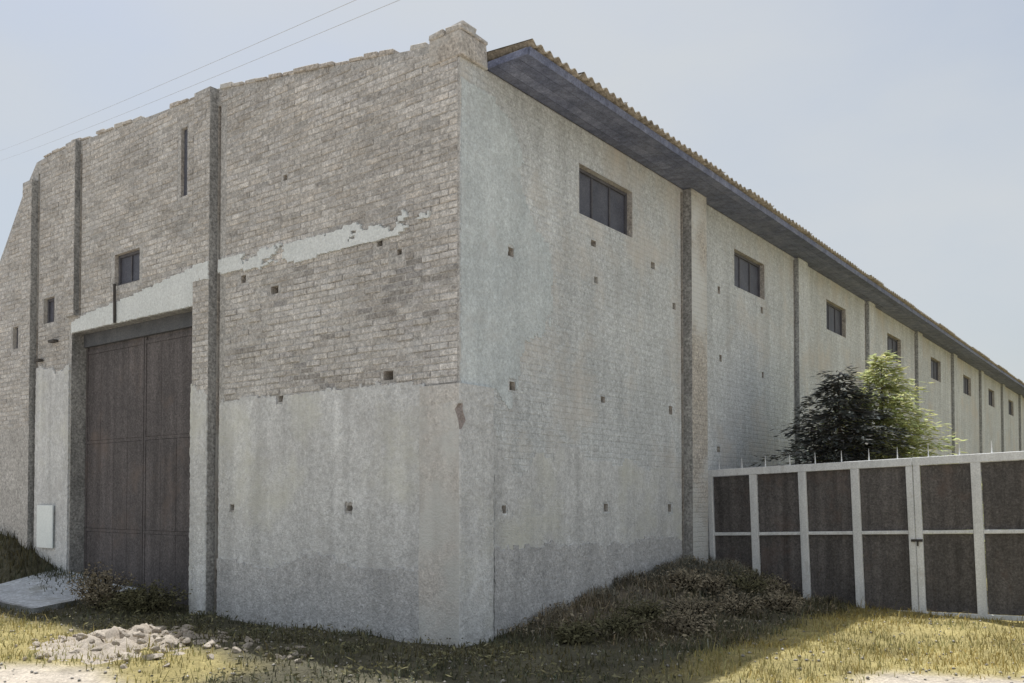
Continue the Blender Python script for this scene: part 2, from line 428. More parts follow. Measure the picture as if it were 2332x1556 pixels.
def wall_grid(name, mp_, us, zs, top, ops, thick, mats, flip):
    """front skin with rectangular openings, their reveals and backs, the wall's top and back skin"""
    us = sorted(set(round(u, 4) for u in us + [o[0] for o in ops] + [o[1] for o in ops]))
    zs = sorted(set(round(z, 4) for z in zs + [o[2] for o in ops] + [o[3] for o in ops]))
    s = Soup()
    def q(a, b, c, d, m=0): s.quad(*((d, c, b, a) if flip else (a, b, c, d)), m=m)
    for i in range(len(us)-1):
        u0, u1 = us[i], us[i+1]; t0, t1 = top(u0), top(u1)
        for j in range(len(zs)-1):
            z0, z1 = zs[j], zs[j+1]
            um, zm = (u0+u1)/2, (z0+z1)/2
            if any(o[0] < um < o[1] and o[2] < zm < o[3] for o in ops): continue
            if z0 >= t0 and z0 >= t1: continue
            q(mp_(u0, min(z0, t0)), mp_(u1, min(z0, t1)), mp_(u1, min(z1, t1)), mp_(u0, min(z1, t0)))
        q(mp_(u0, t0), mp_(u1, t1), mp_(u1, t1, thick), mp_(u0, t0, thick))
        if u0 >= thick - .01: q(mp_(u1, 0, thick), mp_(u0, 0, thick), mp_(u0, t0, thick), mp_(u1, t1, thick))
    for (u0, u1, z0, z1, dp, mi) in ops:
        q(mp_(u0,z0), mp_(u0,z0,dp), mp_(u1,z0,dp), mp_(u1,z0), mi)
        q(mp_(u0,z1), mp_(u1,z1), mp_(u1,z1,dp), mp_(u0,z1,dp), mi)
        q(mp_(u0,z0), mp_(u0,z1), mp_(u0,z1,dp), mp_(u0,z0,dp), mi)
        q(mp_(u1,z0), mp_(u1,z0,dp), mp_(u1,z1,dp), mp_(u1,z1), mi)
        q(mp_(u0,z0,dp), mp_(u0,z1,dp), mp_(u1,z1,dp), mp_(u1,z0,dp), 2 if dp < .12 or u1-u0 < .2 else mi)
    s.quad(mp_(us[-1],0), mp_(us[-1],top(us[-1])), mp_(us[-1],top(us[-1]),thick), mp_(us[-1],0,thick))
    return link(name, s.mesh(name), mats, wh)

RU = [0, .45, 2.04, 4.14, 4.62, 6.05, 8.28, 9.33, 9.75, 10.29, 10.83, 11.2, WID]
RZ = [6.62, 6.68, 6.93, 7.25, 7.31, 7.37, 7.50, 7.51, 7.49, 6.98, 6.33, 5.90, 4.6]
gtop = lambda u: float(np.interp(u, RU, RZ))
HS = .045
gholes = [(4.02,1.47), (1.72,1.48), (3.02,2.88), (1.08,3.02), (3.16,4.31), (.91,4.43), (1.23,4.60), (2.96,5.74), (3.82,4.55)]
DOOR = (4.86, 8.44, -.4, 4.34)
SLOT = (5.16, 5.32, 5.97, 6.97)
GWIN = [(6.40,7.12,4.92,5.42), (9.05,9.43,4.60,5.04), (10.37,10.58,4.28,4.68)]
gops = []
for u, z in gholes:
    a = HS * random.uniform(.8, 1.35); b = HS * random.uniform(.7, 1.2)
    if (u, z) in ((3.16,4.31), (1.08,3.02)): a *= 2.1; b *= 1.25
    gops.append((u-a, u+a, z-b, z+b, .16, 1))
gops += [(*DOOR, .42, 3), (*SLOT, .25, 1)] + [(*w, .12, 1) for w in GWIN]  # door reveal takes the darker render tone
GJ = [(4.35,4.42), (8.16,8.22), (9.62,9.68)]                 # open joints beside the gable pilasters
for j0, j1 in GJ: gops.append((j0, j1, -.5 if j0 < 5 else (4.60 if j0 < 9 else -.5), gtop(j0)-.22, .10, 1))
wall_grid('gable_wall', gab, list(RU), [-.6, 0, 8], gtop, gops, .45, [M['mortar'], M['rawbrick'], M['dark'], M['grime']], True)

WH = 6.46
sholes = [(.92,4.48), (2.75,5.0), (4.41,5.05), (2.81,4.52), (6.75,5.12), (6.8,3.97), (.95,2.91), (2.98,2.93), (.79,1.47), (3.05,1.47),
          (4.91,1.45), (5.09,4.56), (8.66,5.1), (8.68,3.89), (4.96,2.94), (6.7,2.42)]
sops = []
for u, z in sholes:
    a = HS * random.uniform(.9, 1.4); b = HS * random.uniform(.9, 1.5)
    sops.append((u-a, u+a, z-b, z+b, .16, 1))
PIL0 = 5.40
sops.append((.535, .585, -.5, 2.25, .08, 1))
SWIN = [(2.40 + 5*k, 3.80 + 5*k, 5.32, 5.98) for k in range(11)]
sops += [(*w, .14, 1) for w in SWIN]
for k in range(11):
    p = PIL0 + 5*k; sops.append((p-(.08 if k == 0 else .05), p, -.5, WH-.05, .08, 1))
wall_grid('side_wall', sid, [0.0, .45, LEN], [-.6, 0, 7], lambda u: WH, sops, .45, [M['limewash'], M['rawbrick'], M['dark']], False)
# far end wall and far side wall close the volume
s = Soup(); s.box(LEN-.4, LEN, .45, WID, -.4, 6.3); link('far_end_wall', s.mesh('far_end_wall'), M['limewash'], wh)
s = Soup(); s.box(.45, LEN-.4, WID-.4, WID, -.4, 4.5); link('far_side_wall', s.mesh('far_side_wall'), M['limewash'], wh)

# ---- pilasters: front like the wall, one flank in a darker tone
def pil(name, x0, x1, y0, y1, z0, z1, m, j=.004):
    return link(name, bevbox(name, x0, x1, y0, y1, z0, z1, .012, j), m, wh)
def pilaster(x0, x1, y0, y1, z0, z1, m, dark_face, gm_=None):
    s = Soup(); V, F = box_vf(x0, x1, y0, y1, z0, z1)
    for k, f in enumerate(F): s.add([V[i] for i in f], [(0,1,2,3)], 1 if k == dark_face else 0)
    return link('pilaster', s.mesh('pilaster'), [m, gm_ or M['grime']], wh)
GP = [(4.42, 4.80, -.4, 7.30, .13), (8.22, 8.55, 4.60, 7.50, .09), (9.68, 10.02, -.4, 7.15, .11)]
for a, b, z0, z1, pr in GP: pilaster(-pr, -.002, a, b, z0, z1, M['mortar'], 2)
for k in range(11):
    p = PIL0 + 5*k
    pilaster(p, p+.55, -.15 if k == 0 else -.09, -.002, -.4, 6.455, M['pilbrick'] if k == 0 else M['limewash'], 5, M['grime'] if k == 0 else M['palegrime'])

# ---- corner pier above the roof line, with a rough brick cap
pil('corner_pier', -.035, .44, -.035, .43, 6.44, 6.72, M['rawbrick'], .015)
for (a, b, c, d, e, f) in [(-.04,.20,-.045,.19,6.722,6.785), (.21,.45,-.04,.20,6.722,6.78), (-.04,.19,.20,.44,6.722,6.79), (.02,.26,-.03,.20,6.788,6.84)]:
    pil('brick', a, b, c, d, e, f, M['rawbrick'], .012)
# crumbled coping bricks along the gable top
for i in range(62):
    u = .5 + i * .262 * .98 + random.uniform(-.02, .02)
    if random.random() < .22 or u > 9.6: continue
    z = gtop(u + .12); sl_ = (gtop(u+.24) - gtop(u)) / .24
    o = link('coping_brick', bevbox('coping_brick', -.02 + random.uniform(-.02, .02), .24, -.12, .12, 0, random.uniform(.03, .065), .008, .006), M['rawbrick'], wh)
    o.location = (0, u + .12, z + .002); o.rotation_euler = (math.atan(sl_), 0, random.uniform(-.05, .05))

# ---- bricks of the gable wall: real units on the mortar bed
CH = .077; BL = .262; J = .011
PAL = np.array([[1,1,1],[.93,.92,.90],[1.06,1.05,1.03],[.84,.82,.80],[1.1,1.1,1.1],[.98,.93,.87],[.90,.90,.92],[.75,.73,.71]]) * np.array([1.0, 1.012, 1.035])
def brick_arr(du, dz, proud, jit=.004):
    """18-triangle brick: front face with a worn bevel; coordinates (d, u, z), d outward negative"""
    b = .007
    r = lambda: random.uniform(-jit, jit)
    f = [(-proud, b+r(), b+r()), (-proud, du-b+r(), b+r()), (-proud, du-b+r(), dz-b+r()), (-proud, b+r(), dz-b+r())]
    g = [(-proud+b, 0, 0), (-proud+b, du, 0), (-proud+b, du, dz), (-proud+b, 0, dz)]
    k = [(.02, 0, 0), (.02, du, 0), (.02, du, dz), (.02, 0, dz)]
    V = f + g + k
    F = [(3,2,1,0)] + [(i, (i+1) % 4, 4+(i+1) % 4, 4+i) for i in range(4)] + [(4+i, 4+(i+1) % 4, 8+(i+1) % 4, 8+i) for i in range(4)]
    return V, F
variants = []; VT = {}
for k in range(26):
    half = k >= 20
    du = (BL/2 if half else BL) - J
    pr = random.choice([.006, .009, .012, .014, .017, .004, .020]) if k not in (3, 9, 15) else .003
    V, F = brick_arr(du, CH - J, pr)
    t = (1 + (PAL[random.randrange(len(PAL))] - 1)*.8) * (.72 if pr < .004 else 1)
    variants.append(mesh_from('brick', V, F, None, False, np.tile(t, (len(V), 1))))
    variants[-1].materials.append(M['brick']); VT[variants[-1].name] = float(np.mean(t))

def blocked(u0, u1, z0, z1):
    for (a, b, c, d, *_ ) in gops:
        if u1 > a-.01 and u0 < b+.01 and z1 > c-.01 and z0 < d+.01: return True
    for (a, b, c, d, pr_) in GP:
        if u1 > a-.005 and u0 < b+.005 and z1 > c: return True
    return False

plast_top = lambda u: 2.93 + .03*math.sin(u*3.1) + (.0 if u < 4.6 else .0)
sB_V = []; sB_F = []; sB_C = []
nb = 0
cells = []
for c in range(0, 100):
    z0 = 2.86 + c * CH
    off = (c % 2) * BL/2
    u = .03
    first = True
    while u < 11.1:
        du = BL - J
        if first and off: du = BL/2 - J
        first = False
        u1 = u + du; z1 = z0 + CH - J
        cells.append((u, du, z0)); u = u1 + J
def tone_at(u, z, pr):
    f = float(fbm(u*1.6 + 40, z*4.5, 4))
    er = float(sstep(4.5, 1.0, u) * sstep(4.7, 4.0, z))       # worst weathering low down near the corner
    t = 1 + .55*f*(1 + 1.5*er) - .11*er
    return t * (.78 if pr < .004 else 1)
for (a, b, c, d, pr_) in GP:                                   # header bricks on the pilaster fronts
    for cidx in range(0, 100):
        z0 = 2.86 + cidx*CH
        if z0 < c or z0 + CH > d: continue
        n_ = 2; wb = (b - a)/n_
        offp = 0 if cidx % 2 else wb*.5
        ed = [a + .004] + ([a + wb] if not offp else [a + wb*.5, a + wb*1.5]) + [b - .004]
        for e0, e1 in zip(ed[:-1], ed[1:]):
            V, F = brick_arr(e1 - e0 - J*.7, CH - J, random.choice([.006, .009, .012]))
            o = len(sB_V)
            t = (1 + (PAL[random.randrange(len(PAL))] - 1)*.5) * tone_at(e0, z0, 1)
            sB_V += [(x - pr_, y + e0, z + z0) for x, y, z in V]
            sB_F += [tuple(i + o for i in f) for f in F]; sB_C += [t] * len(V)
for (u, du, z0) in cells:
    u1 = u + du; z1 = z0 + CH - J
    if z1 > min(gtop(u), gtop(u1)) - .005: continue
    if blocked(u, u1, z0, z1):
        if du < .2: continue
        h = BL/2 - J                              # try the two halves round openings and joints
        parts = [(a, h) for a in (u, u + BL/2) if not blocked(a, a + h, z0, z1)]
        if not parts: continue
    else: parts = [(u, du)]
    for (a, w_) in parts:
        near = a < 4.45 and z0 < 4.56 and z0 > 2.9 and a > .1
        if near and random.random() < .018: continue        # lost bricks leave dark pockets
        if near and nb < 290:
            want = tone_at(a, z0, 1) + random.gauss(0, .06)
            pool = variants[20:] if w_ < .2 else variants[:20]
            me = min(random.sample(pool, 4), key=lambda q_: abs(VT[q_.name] - want))
            o = bpy.data.objects.new('brick', me); COL.objects.link(o); o.parent = wh
            o.location = (random.uniform(-.004, .004), a, z0 + random.uniform(-.004, .004)); o.rotation_euler = (random.uniform(-.014, .014), 0, random.uniform(-.02, .02)); nb += 1
        else:
            pr = random.choice([.005, .007, .009, .011, .014]) if random.random() > .04 else .003
            V, F = brick_arr(w_, CH - J, pr)
            o = len(sB_V)
            t = (1 + (PAL[random.randrange(len(PAL))] - 1)*.5) * tone_at(a, z0, pr)
            jz = random.uniform(-.004, .004); rt = random.uniform(-.012, .012)
            sB_V += [(x, y + a, z + z0 + jz + rt*(y - w_/2)) for x, y, z in V]
            sB_F += [tuple(i + o for i in f) for f in F]; sB_C += [t] * len(V)
o = link('brickwork', mesh_from('brickwork', sB_V, sB_F, None, False, np.array(sB_C)), M['brick'], wh)
o['kind'] = 'stuff'

# ---- plaster coats: thin uneven sheets with ragged edges
def coat(name, mp_, u0, u1, z0, z1, step, inside, thick, m, flip, holes, relief=.006):
    us = np.arange(u0, u1 + step/2, step); zs = np.arange(z0, z1 + step/2, step)
    U, Zz = np.meshgrid(us, zs)
    mask = inside((U[:-1,:-1] + U[1:,1:])/2, (Zz[:-1,:-1] + Zz[1:,1:])/2)
    for (a, b, c, d, *_ ) in holes:
        cu = (U[:-1,:-1] + U[1:,1:])/2; cz = (Zz[:-1,:-1] + Zz[1:,1:])/2
        mask &= ~((cu > a-.02) & (cu < b+.02) & (cz > c-.02) & (cz < d+.02))
    Uj = U + rng.uniform(-.3, .3, U.shape)*step; Zj = Zz + rng.uniform(-.3, .3, U.shape)*step
    D = thick + relief*2*fbm(U*2.2, Zz*2.2, 5)
    ny_, nx_ = U.shape
    I = np.arange(nx_*ny_).reshape(ny_, nx_)
    front = np.stack([I[:-1,:-1], I[:-1,1:], I[1:,1:], I[1:,:-1]], -1)[mask]
    V = [mp_(a, b, -d) for a, b, d in zip(Uj.ravel(), Zj.ravel(), D.ravel())]
    n0 = len(V)
    V += [mp_(a, b, .004) for a, b in zip(Uj.ravel(), Zj.ravel())]
    F = [tuple(f) for f in front]
    # rim faces where a kept cell borders a missing one
    mp2 = np.zeros((ny_+1, nx_+1), bool); mp2[1:-1, 1:-1] = mask
    for j in range(ny_-1):
        for i in range(nx_-1):
            if not mask[j, i]: continue
            a, b, c, d = I[j,i], I[j,i+1], I[j+1,i+1], I[j+1,i]
            if not mp2[j, i+1]: F.append((b, a, a+n0, b+n0))
            if not mp2[j+2, i+1]: F.append((d, c, c+n0, d+n0))
            if not mp2[j+1, i]: F.append((a, d, d+n0, a+n0))
            if not mp2[j+1, i+2]: F.append((c, b, b+n0, c+n0))
    if flip: F = [tuple(reversed(f)) for f in F]
    # drop unused vertices
    used = sorted(set(i for f in F for i in f)); rm = {k: q for q, k in enumerate(used)}
    me = mesh_from(name, [V[k] for k in used], [tuple(rm[i] for i in f) for f in F])
    return link(name, me, m, wh)

coat('plaster_coat', gab, .50, 4.345, -.2, 3.02, .035,
     lambda u, z: z < 2.92 + .10*fbm(u*1.6, 3, 4) + .05*fbm(u*9, 8, 3), .020, M['plaster'], True, gops, .010)
coat('plaster_coat', gab, 8.46, 9.61, .2, 4.5, .035,
     lambda u, z: z < 3.9 + .9*fbm(u*1.5, z*.8, 4), .034, M['plaster'], True, gops)
bt = lambda u: np.interp(u, [.45,1.7,3.0,4.46,5.1,6.24,8.43], [4.83,4.88,4.86,4.89,4.86,4.74,4.52])
bb = lambda u: np.interp(u, [.45,.98,2.27,4.36,5.1,8.43], [4.77,4.64,4.60,4.68,4.34,4.34])
coat('render_band', gab, .42, 4.345, 4.5, 5.0, .03,
     lambda u, z: (z < bt(u) + .09*fbm(u*2.4, 1, 4) - .05*sstep(2.0, .8, u)*(1+8*fbm(u*5, 7, 3))) & (z > bb(u) + .13*fbm(u*2.0, 5, 4)) & (fbm(u*3, z*6, 4) > -.16 + .10*sstep(1.6, .5, u)),
     .036, M['beam'], True, [])
coat('render_band', gab, 4.82, 8.40, 4.3, 5.0, .03,
     lambda u, z: (z < bt(u) + .05*fbm(u*2.4, 1, 4)) & (z > 4.34), .036, M['beam'], True, [])
coat('render_band', lambda u, z, d=0: (d - .13, u, z), 4.425, 4.795, 4.5, 4.95, .03,
     lambda u, z: (z < 4.87) & (z > 4.62 + .1*fbm(u*3, 2, 3)), .016, M['beam'], True, [])
coat('plaster_coat', lambda u, z, d=0: (d - .13, u, z), 4.425, 4.795, -.3, 4.45, .035,
     lambda u, z: z < 3.2 + .8*fbm(u*3, z, 4), .014, M['plaster'], True, [])
coat('cement_skirt', gab, .56, 4.34, -.3, 1.4, .04,  # darker coat paints the shading at the gable wall's foot
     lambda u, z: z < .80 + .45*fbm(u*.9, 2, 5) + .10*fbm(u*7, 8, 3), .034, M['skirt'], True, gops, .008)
coat('cement_skirt', sid, .60, 5.29, -.3, 1.7, .045,  # same painted-in shading along the side wall's foot
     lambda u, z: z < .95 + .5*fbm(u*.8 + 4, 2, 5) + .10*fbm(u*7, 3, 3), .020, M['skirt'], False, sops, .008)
# bluish coat on the side wall by the corner
coat('plaster_coat', sid, .02, 3.4, 2.4, 6.2, .04,
     lambda u, z: (fbm(u*.9 + 2, z*.7, 5) + .55 - .34*u + .10*np.minimum(z-3.4, 1.4) - .5*sstep(5.7, 6.3, z) > .0) & (z > 2.55 + .5*fbm(u*2, 4, 4) + .15*u),
     .007, M['blueplaster'], False, sops, .003)
coat('plaster_coat', sid, .60, 5.29, -.3, 2.6, .05,
     lambda u, z: (z < 2.15 + 1.3*fbm(u*.8, z*.5 + 6, 4)), .007, M['plaster'], False, sops, .003)

# ---- rendered corner pier of the lower wall, its edge broken off below the top
def corner_pier():
    s = Soup()
    zz = [-.3, .4, .9, 1.4, 1.9, 2.28, 2.34, 2.44, 2.56, 2.62, 2.66, 2.76, 2.84]
    pr = .065
    rows = []
    for z in zz:
        cl = {2.34: .012, 2.44: .03, 2.56: .075, 2.62: .02, 2.66: .012}.get(z, .006 + .012*random.random())
        cut = {2.34: .02, 2.44: .09, 2.56: .04, 2.62: .05, 2.66: .012}.get(z, .006 + .012*random.random())
        j = lambda: random.uniform(-.006, .006)
        w1 = .54 + j(); w2 = .53 + j()
        rows.append([(.0, w1, z), (-pr + j(), w1 - .01, z), (-pr + j(), w1*.5, z), (-pr + j(), -pr + cl, z),
                     (-pr + cut, -pr + j(), z), (w2*.5, -pr + j(), z), (w2 - .01, -pr + j(), z), (w2, .0, z)])
    for a, b in zip(rows[:-1], rows[1:]):
        for k in range(7):
            zc = (a[k][2] + b[k][2]) / 2
            m = 2 if (k == 3 and 2.36 < zc < 2.64) else (0 if k < 3 else 1)
            s.quad(a[k], b[k], b[k+1], a[k+1], m=m)
    t = rows[-1]
    s.add(t, [tuple(reversed(range(8)))], 0)
    return link('corner_render', s.mesh('corner_render'), [M['pinkplaster'], M['plaster'], M['redbrick']], wh)
corner_pier()
for (z, w, t_) in ((2.46, .05, .03),):
    o = link('brick', bevbox('brick', -.035 - t_*.4, .10+w, -.030 - t_*.3, .08+w, z, z+.062, .01, .014), M['redbrick'], wh)

# ---- windows
def window(mp_, w, depth, mull, flip, glass='glass'):
    u0, u1, z0, z1 = w; t = .045
    s = Soup()
    def bar(a, b, c, d, dd=.05):
        p = mp_(a, c, depth - dd); q = mp_(b, d, depth - .005)
        s.box(min(p[0], q[0]), max(p[0], q[0]), min(p[1], q[1]), max(p[1], q[1]), min(p[2], q[2]), max(p[2], q[2]))
    bar(u0+.002, u0+t, z0+.002, z1-.002); bar(u1-t, u1-.002, z0+.002, z1-.002)
    bar(u0+t, u1-t, z0+.002, z0+t); bar(u0+t, u1-t, z1-t, z1-.002)
    for k in range(1, mull+1):
        um = u0 + (u1-u0)*k/(mull+1); bar(um-.014, um+.014, z0+t, z1-t, .04)
    fr = link('window', s.mesh('window'), M['frame'], wh)
    for k in range(mull+1):
        a = u0 + (u1-u0)*k/(mull+1) + (.014 if k else t); b = u0 + (u1-u0)*(k+1)/(mull+1) - (.014 if k < mull else t)
        p = mp_(a, z0+t, depth - .022); q = mp_(b, z1-t, depth - .014)
        g = Soup(); g.box(min(p[0], q[0]), max(p[0], q[0]), min(p[1], q[1]), max(p[1], q[1]), p[2], q[2])
        link('pane', g.mesh('pane'), M[glass], fr)
    return fr
for w in SWIN: window(sid, w, .135, 2, False)
for w in GWIN: window(gab, w, .115, 1 if w[1]-w[0] > .3 else 0, True)
# shutter of the slit opening
s = Soup(); s.box(.05, .24, SLOT[0]+.004, SLOT[1]-.004, SLOT[2]+.004, SLOT[3]-.004)
link('slit_vent', s.mesh('slit_vent'), M['glass'], wh)
# cable dropping from the square window to the door head
s = Soup(); s.tube((-.055, 7.02, 4.94), (-.058, 7.0, 4.33), .022, .022, 7)
link('cable_duct', s.mesh('cable_duct'), M['iron'], wh)
for (u, z, l) in ((8.96, 4.25, .20), (9.46, 3.97, .16)):
    s = Soup(); s.box(-.10, -.02, u-l/2, u+l/2, z-.02, z+.02)
    link('iron_bracket', s.mesh('iron_bracket'), M['iron'], wh)

# ---- big door: lintel, leaves of riveted sheet, jamb posts
u0, u1, _, zt = DOOR
d = .26
s = Soup(); s.box(d-.06, d+.02, u0+.004, u1-.004, 4.12, zt-.004)
link('door_lintel', s.mesh('door_lintel'), M['doorhead'], wh)
door = Soup(); door.box(d, d+.06, u0+.006, u1-.006, -.4, 4.118)
dro = link('door', door.mesh('door'), M['door'], wh)
um = (u0+u1)/2
for (a, b) in ((u0+.02, um-.008), (um+.008, u1-.02)):
    lf = Soup()
    lf.box(d-.020, d-.002, a, a+.05, -.35, 4.10); lf.box(d-.020, d-.002, b-.05, b, -.35, 4.10)
    for z in (-.35, 1.05, 2.5, 4.0): lf.box(d-.019, d-.002, a+.05, b-.05, z, z+.05)
    lo = link('door_leaf', lf.mesh('door_leaf'), M['door'], dro)
    n = 4
    for k in range(n):
        for (z0, z1) in ((-.295, 1.047), (1.103, 2.497), (2.553, 3.997)):
            a0 = a + .053 + (b-a-.106)*k/n; a1 = a + .049 + (b-a-.106)*(k+1)/n
            link('sheet', bevbox('sheet', d-.016 + random.uniform(-.002, .002), d-.003, a0, a1, z0, z1, .004), M['door'], lo)

# ---- eave: soffit boards, fascia, corrugated roofing sheets
bw = .146
for seg in range(15):
    x0 = .46 + seg*4.0; x1 = min(x0 + 3.994, LEN+.2)
    for k in range(4):
        y1 = -.002 - k*bw; y0 = y1 - bw + .006
        me = bevbox('soffit_board', x0, x1, y0, y1, 6.462 + random.uniform(-.004, .004), 6.487, .004, .001)
        vcol(me, np.full(len(me.vertices), random.uniform(.82, 1.15)))
        link('soffit_board', me, M['soffit'], wh)
    me = bevbox('fascia_board', x0, x1, -.615, -.588, 6.445, 6.545, .004, .001)
    vcol(me, np.full(len(me.vertices), random.uniform(.85, 1.05)))
    link('fascia_board', me, M['soffit'], wh)
me = bevbox('eave_end_board', .43, .457, -.60, -.04, 6.45, 6.53, .004); vcol(me, np.full(len(me.vertices), .95))
link('eave_end_board', me, M['soffit'], wh)
def sheet_mesh(name, y0, za, y1, zb, width):
    n = 48; V = []; F = []
    ys = [y0, (y0+y1)/2, y1]; zs_ = [za, (za+zb)/2, zb]
    for r in range(2):
        for yy, zz_ in zip(ys, zs_):
            for i in range(n+1):
                xx = width*i/n
                V.append((xx, yy, zz_ + .026*math.cos(2*math.pi*xx/.17) - r*.012))
    m = (n+1); h = 3*m
    for j in range(2):
        for i in range(n):
            a = j*m+i; F.append((a, a+1, a+m+1, a+m)); F.append((h+a+m, h+a+m+1, h+a+1, h+a))
    for i in range(n): F.append((i, h+i, h+i+1, i+1)); a = 2*m+i; F.append((a, a+1, h+a+1, h+a))
    return mesh_from(name, V, F, None, True)
sm_a = sheet_mesh('roof_sheet', -.66, 6.592, 9.6, 7.34, 1.02)
sm_a.materials.append(M['roof'])
sm_b = sheet_mesh('roof_sheet', 9.5, 7.36, 11.15, 5.75, 1.02)
sm_b.materials.append(M['roof'])
sm_c = sheet_mesh('roof_sheet', 11.1, 5.77, 14.9, 4.45, 1.02)
sm_c.materials.append(M['roof'])
for k in range(59):
    for sm_ in (sm_a, sm_b, sm_c):
        o = bpy.data.objects.new('roof_sheet', sm_); COL.objects.link(o); o.parent = wh
        o.location = (.46 + 1.0*k, random.uniform(-.035, .02) if sm_ is sm_a else 0, random.uniform(-.004, .008) + .003*(k % 2))

# ------------------------------------------------------------------ concrete apron before the door
def apron():
    us = np.linspace(6.3, 8.8, 40); vs_ = np.linspace(-.05, 1.55, 18)
    U, W = np.meshgrid(us, vs_)
    x, y = to_world(-W, U)
    edge = .12*fbm(U*1.5, W*1.5, 4)
    z = terrain(x, y)*.3 + .20 - .07*W + .02*fbm(U*3, W*3, 4) + .10*sstep(6.5, 9.4, U)
    x2, y2 = to_world(-(W*(1 + edge)), U + edge)
    V = np.stack([x2, y2, z], -1).reshape(-1, 3)
    n = len(us); I = np.arange(len(V)).reshape(U.shape)
    Q = np.stack([I[:-1,:-1], I[1:,:-1], I[1:,1:], I[:-1,1:]], -1).reshape(-1, 4)
    V2 = V.copy(); V2[:, 2] -= .35
    rim = np.concatenate([I[0], I[1:, -1], I[-1, -2::-1], I[-2:0:-1, 0]])
    R = np.stack([rim, rim + len(V), np.roll(rim, -1) + len(V), np.roll(rim, -1)], -1)
    me = quads_mesh('concrete_apron', np.concatenate([V, V2]), np.concatenate([Q, R]))
    return tag(link('concrete_apron', me, M['concrete']), 'cracked pale concrete apron in front of the big brown door', kind='structure')
apron()

# ------------------------------------------------------------------ white board on the wall left of the door
bo = link('white_board', bevbox('white_board', -.085, -.060, 8.86, 9.40, .76, 1.48, .004), M['board'])
bo.location = (CO[0], CO[1], 0); bo.rotation_euler = (0, 0, ROT)
tag(bo, 'blank white board against the wall left of the big door', 'board')

# ------------------------------------------------------------------ steel gate between the wall and the right edge
GA = Vector((3.25, 14.66, 0)); GD = Vector((.758, -.652, 0)); GN = Vector((-.652, -.758, 0))
gang = math.atan2(GD.y, GD.x)
def gate_leaf(u0, first_bar, n, label, hinge_left):
    e = bpy.data.objects.new('gate_leaf', None); COL.objects.link(e)
    p = GA + GD*u0
    e.location = (p.x, p.y, -.17 + .034*u0)
    e.rotation_euler = Euler((0, -math.atan(.034), gang))
    tag(e, label, 'gate', 'leaves of the steel gate')
    W = .80*n; H = 2.20
    def part(nm, *a, m='whitepaint', b=.005): return link(nm, bevbox(nm, *a, b, .002), M[m], e)
    # stiles and battens, local x along the leaf, y outward is negative
    for k in range(n+1):
        x = k*.80; w_ = .085 if k in (0, n) else .06
        part('stile' if k in (0, n) else 'batten', x-w_+(w_ if k == 0 else 0), x+w_-(w_ if k == n else 0), -.045, .005, .02, H-.085)
    part('top_rail', .0, W, -.047, .008, H-.085, H+.03)
    part('bottom_rail', .0, W, -.040, .004, .012, .075)
    for k in range(n):
        a = k*.80 + (.087 if k == 0 else .062); b = (k+1)*.80 - (.087 if k == n-1 else .062)
        part('mid_rail', a, b, -.038, .0, 1.155, 1.205)
        for (z0, z1) in ((.078, 1.152), (1.208, H-.088)):
            # ribbed sheet panel
            V = []; F = []; m_ = 16
            for i in range(m_+1):
                xx = a + (b-a)*i/m_; dd = .012 + (.008 if (i % 4) in (1, 2) else 0)
                V += [(xx, dd, z0), (xx, dd, z1), (xx, dd+.006, z0), (xx, dd+.006, z1)]
            for i in range(m_):
                q = 4*i; F += [(q, q+4, q+5, q+1), (q+6, q+2, q+3, q+7), (q+1, q+5, q+7, q+3), (q+4, q, q+2, q+6)]
            link('sheet_panel', mesh_from('sheet_panel', V, F), M['panel'], e)
        for f in (.25, .75):
            s = Soup(); s.tube((k*.80 + .80*f, .015, H+.03), (k*.80 + .80*f, .015, H+.20), .011, .003, 6)
            link('spike', s.mesh('spike'), M['whitepaint'], e)
    for z in (.35, 1.75):
        s = Soup(); x = -.02 if hinge_left else W+.02; s.tube((x, -.02, z), (x, -.02, z+.14), .02, .02, 8)
        link('hinge', s.mesh('hinge'), M['iron'], e)
    return e
gate_leaf(.04, 0, 4, 'steel gate leaf by the warehouse wall, white bars over dark ribbed panels', True)
g2 = gate_leaf(3.255, 0, 4, 'steel gate leaf at the right edge of the photo, dark panels and latch', False)
s = Soup(); s.box(-.06, .09, -.070, -.048, 1.05, 1.085); s.tube((.03, -.08, .99), (.03, -.08, 1.06), .012, .012, 8)
link('latch', s.mesh('latch'), M['iron'], g2)
def gate_post(u, label):
    p = GA + GD*u
    o = link('gate_post', bevbox('gate_post', -.06, .06, -.06, .06, -.5, 2.28 + .03*u, .008), M['whitepaint'])
    o.location = (p.x, p.y, -.15); o.rotation_euler = (0, 0, gang)
    return tag(o, label, 'post', 'posts of the steel gate')
gate_post(-.09, 'square steel gate post standing against the warehouse pilaster')

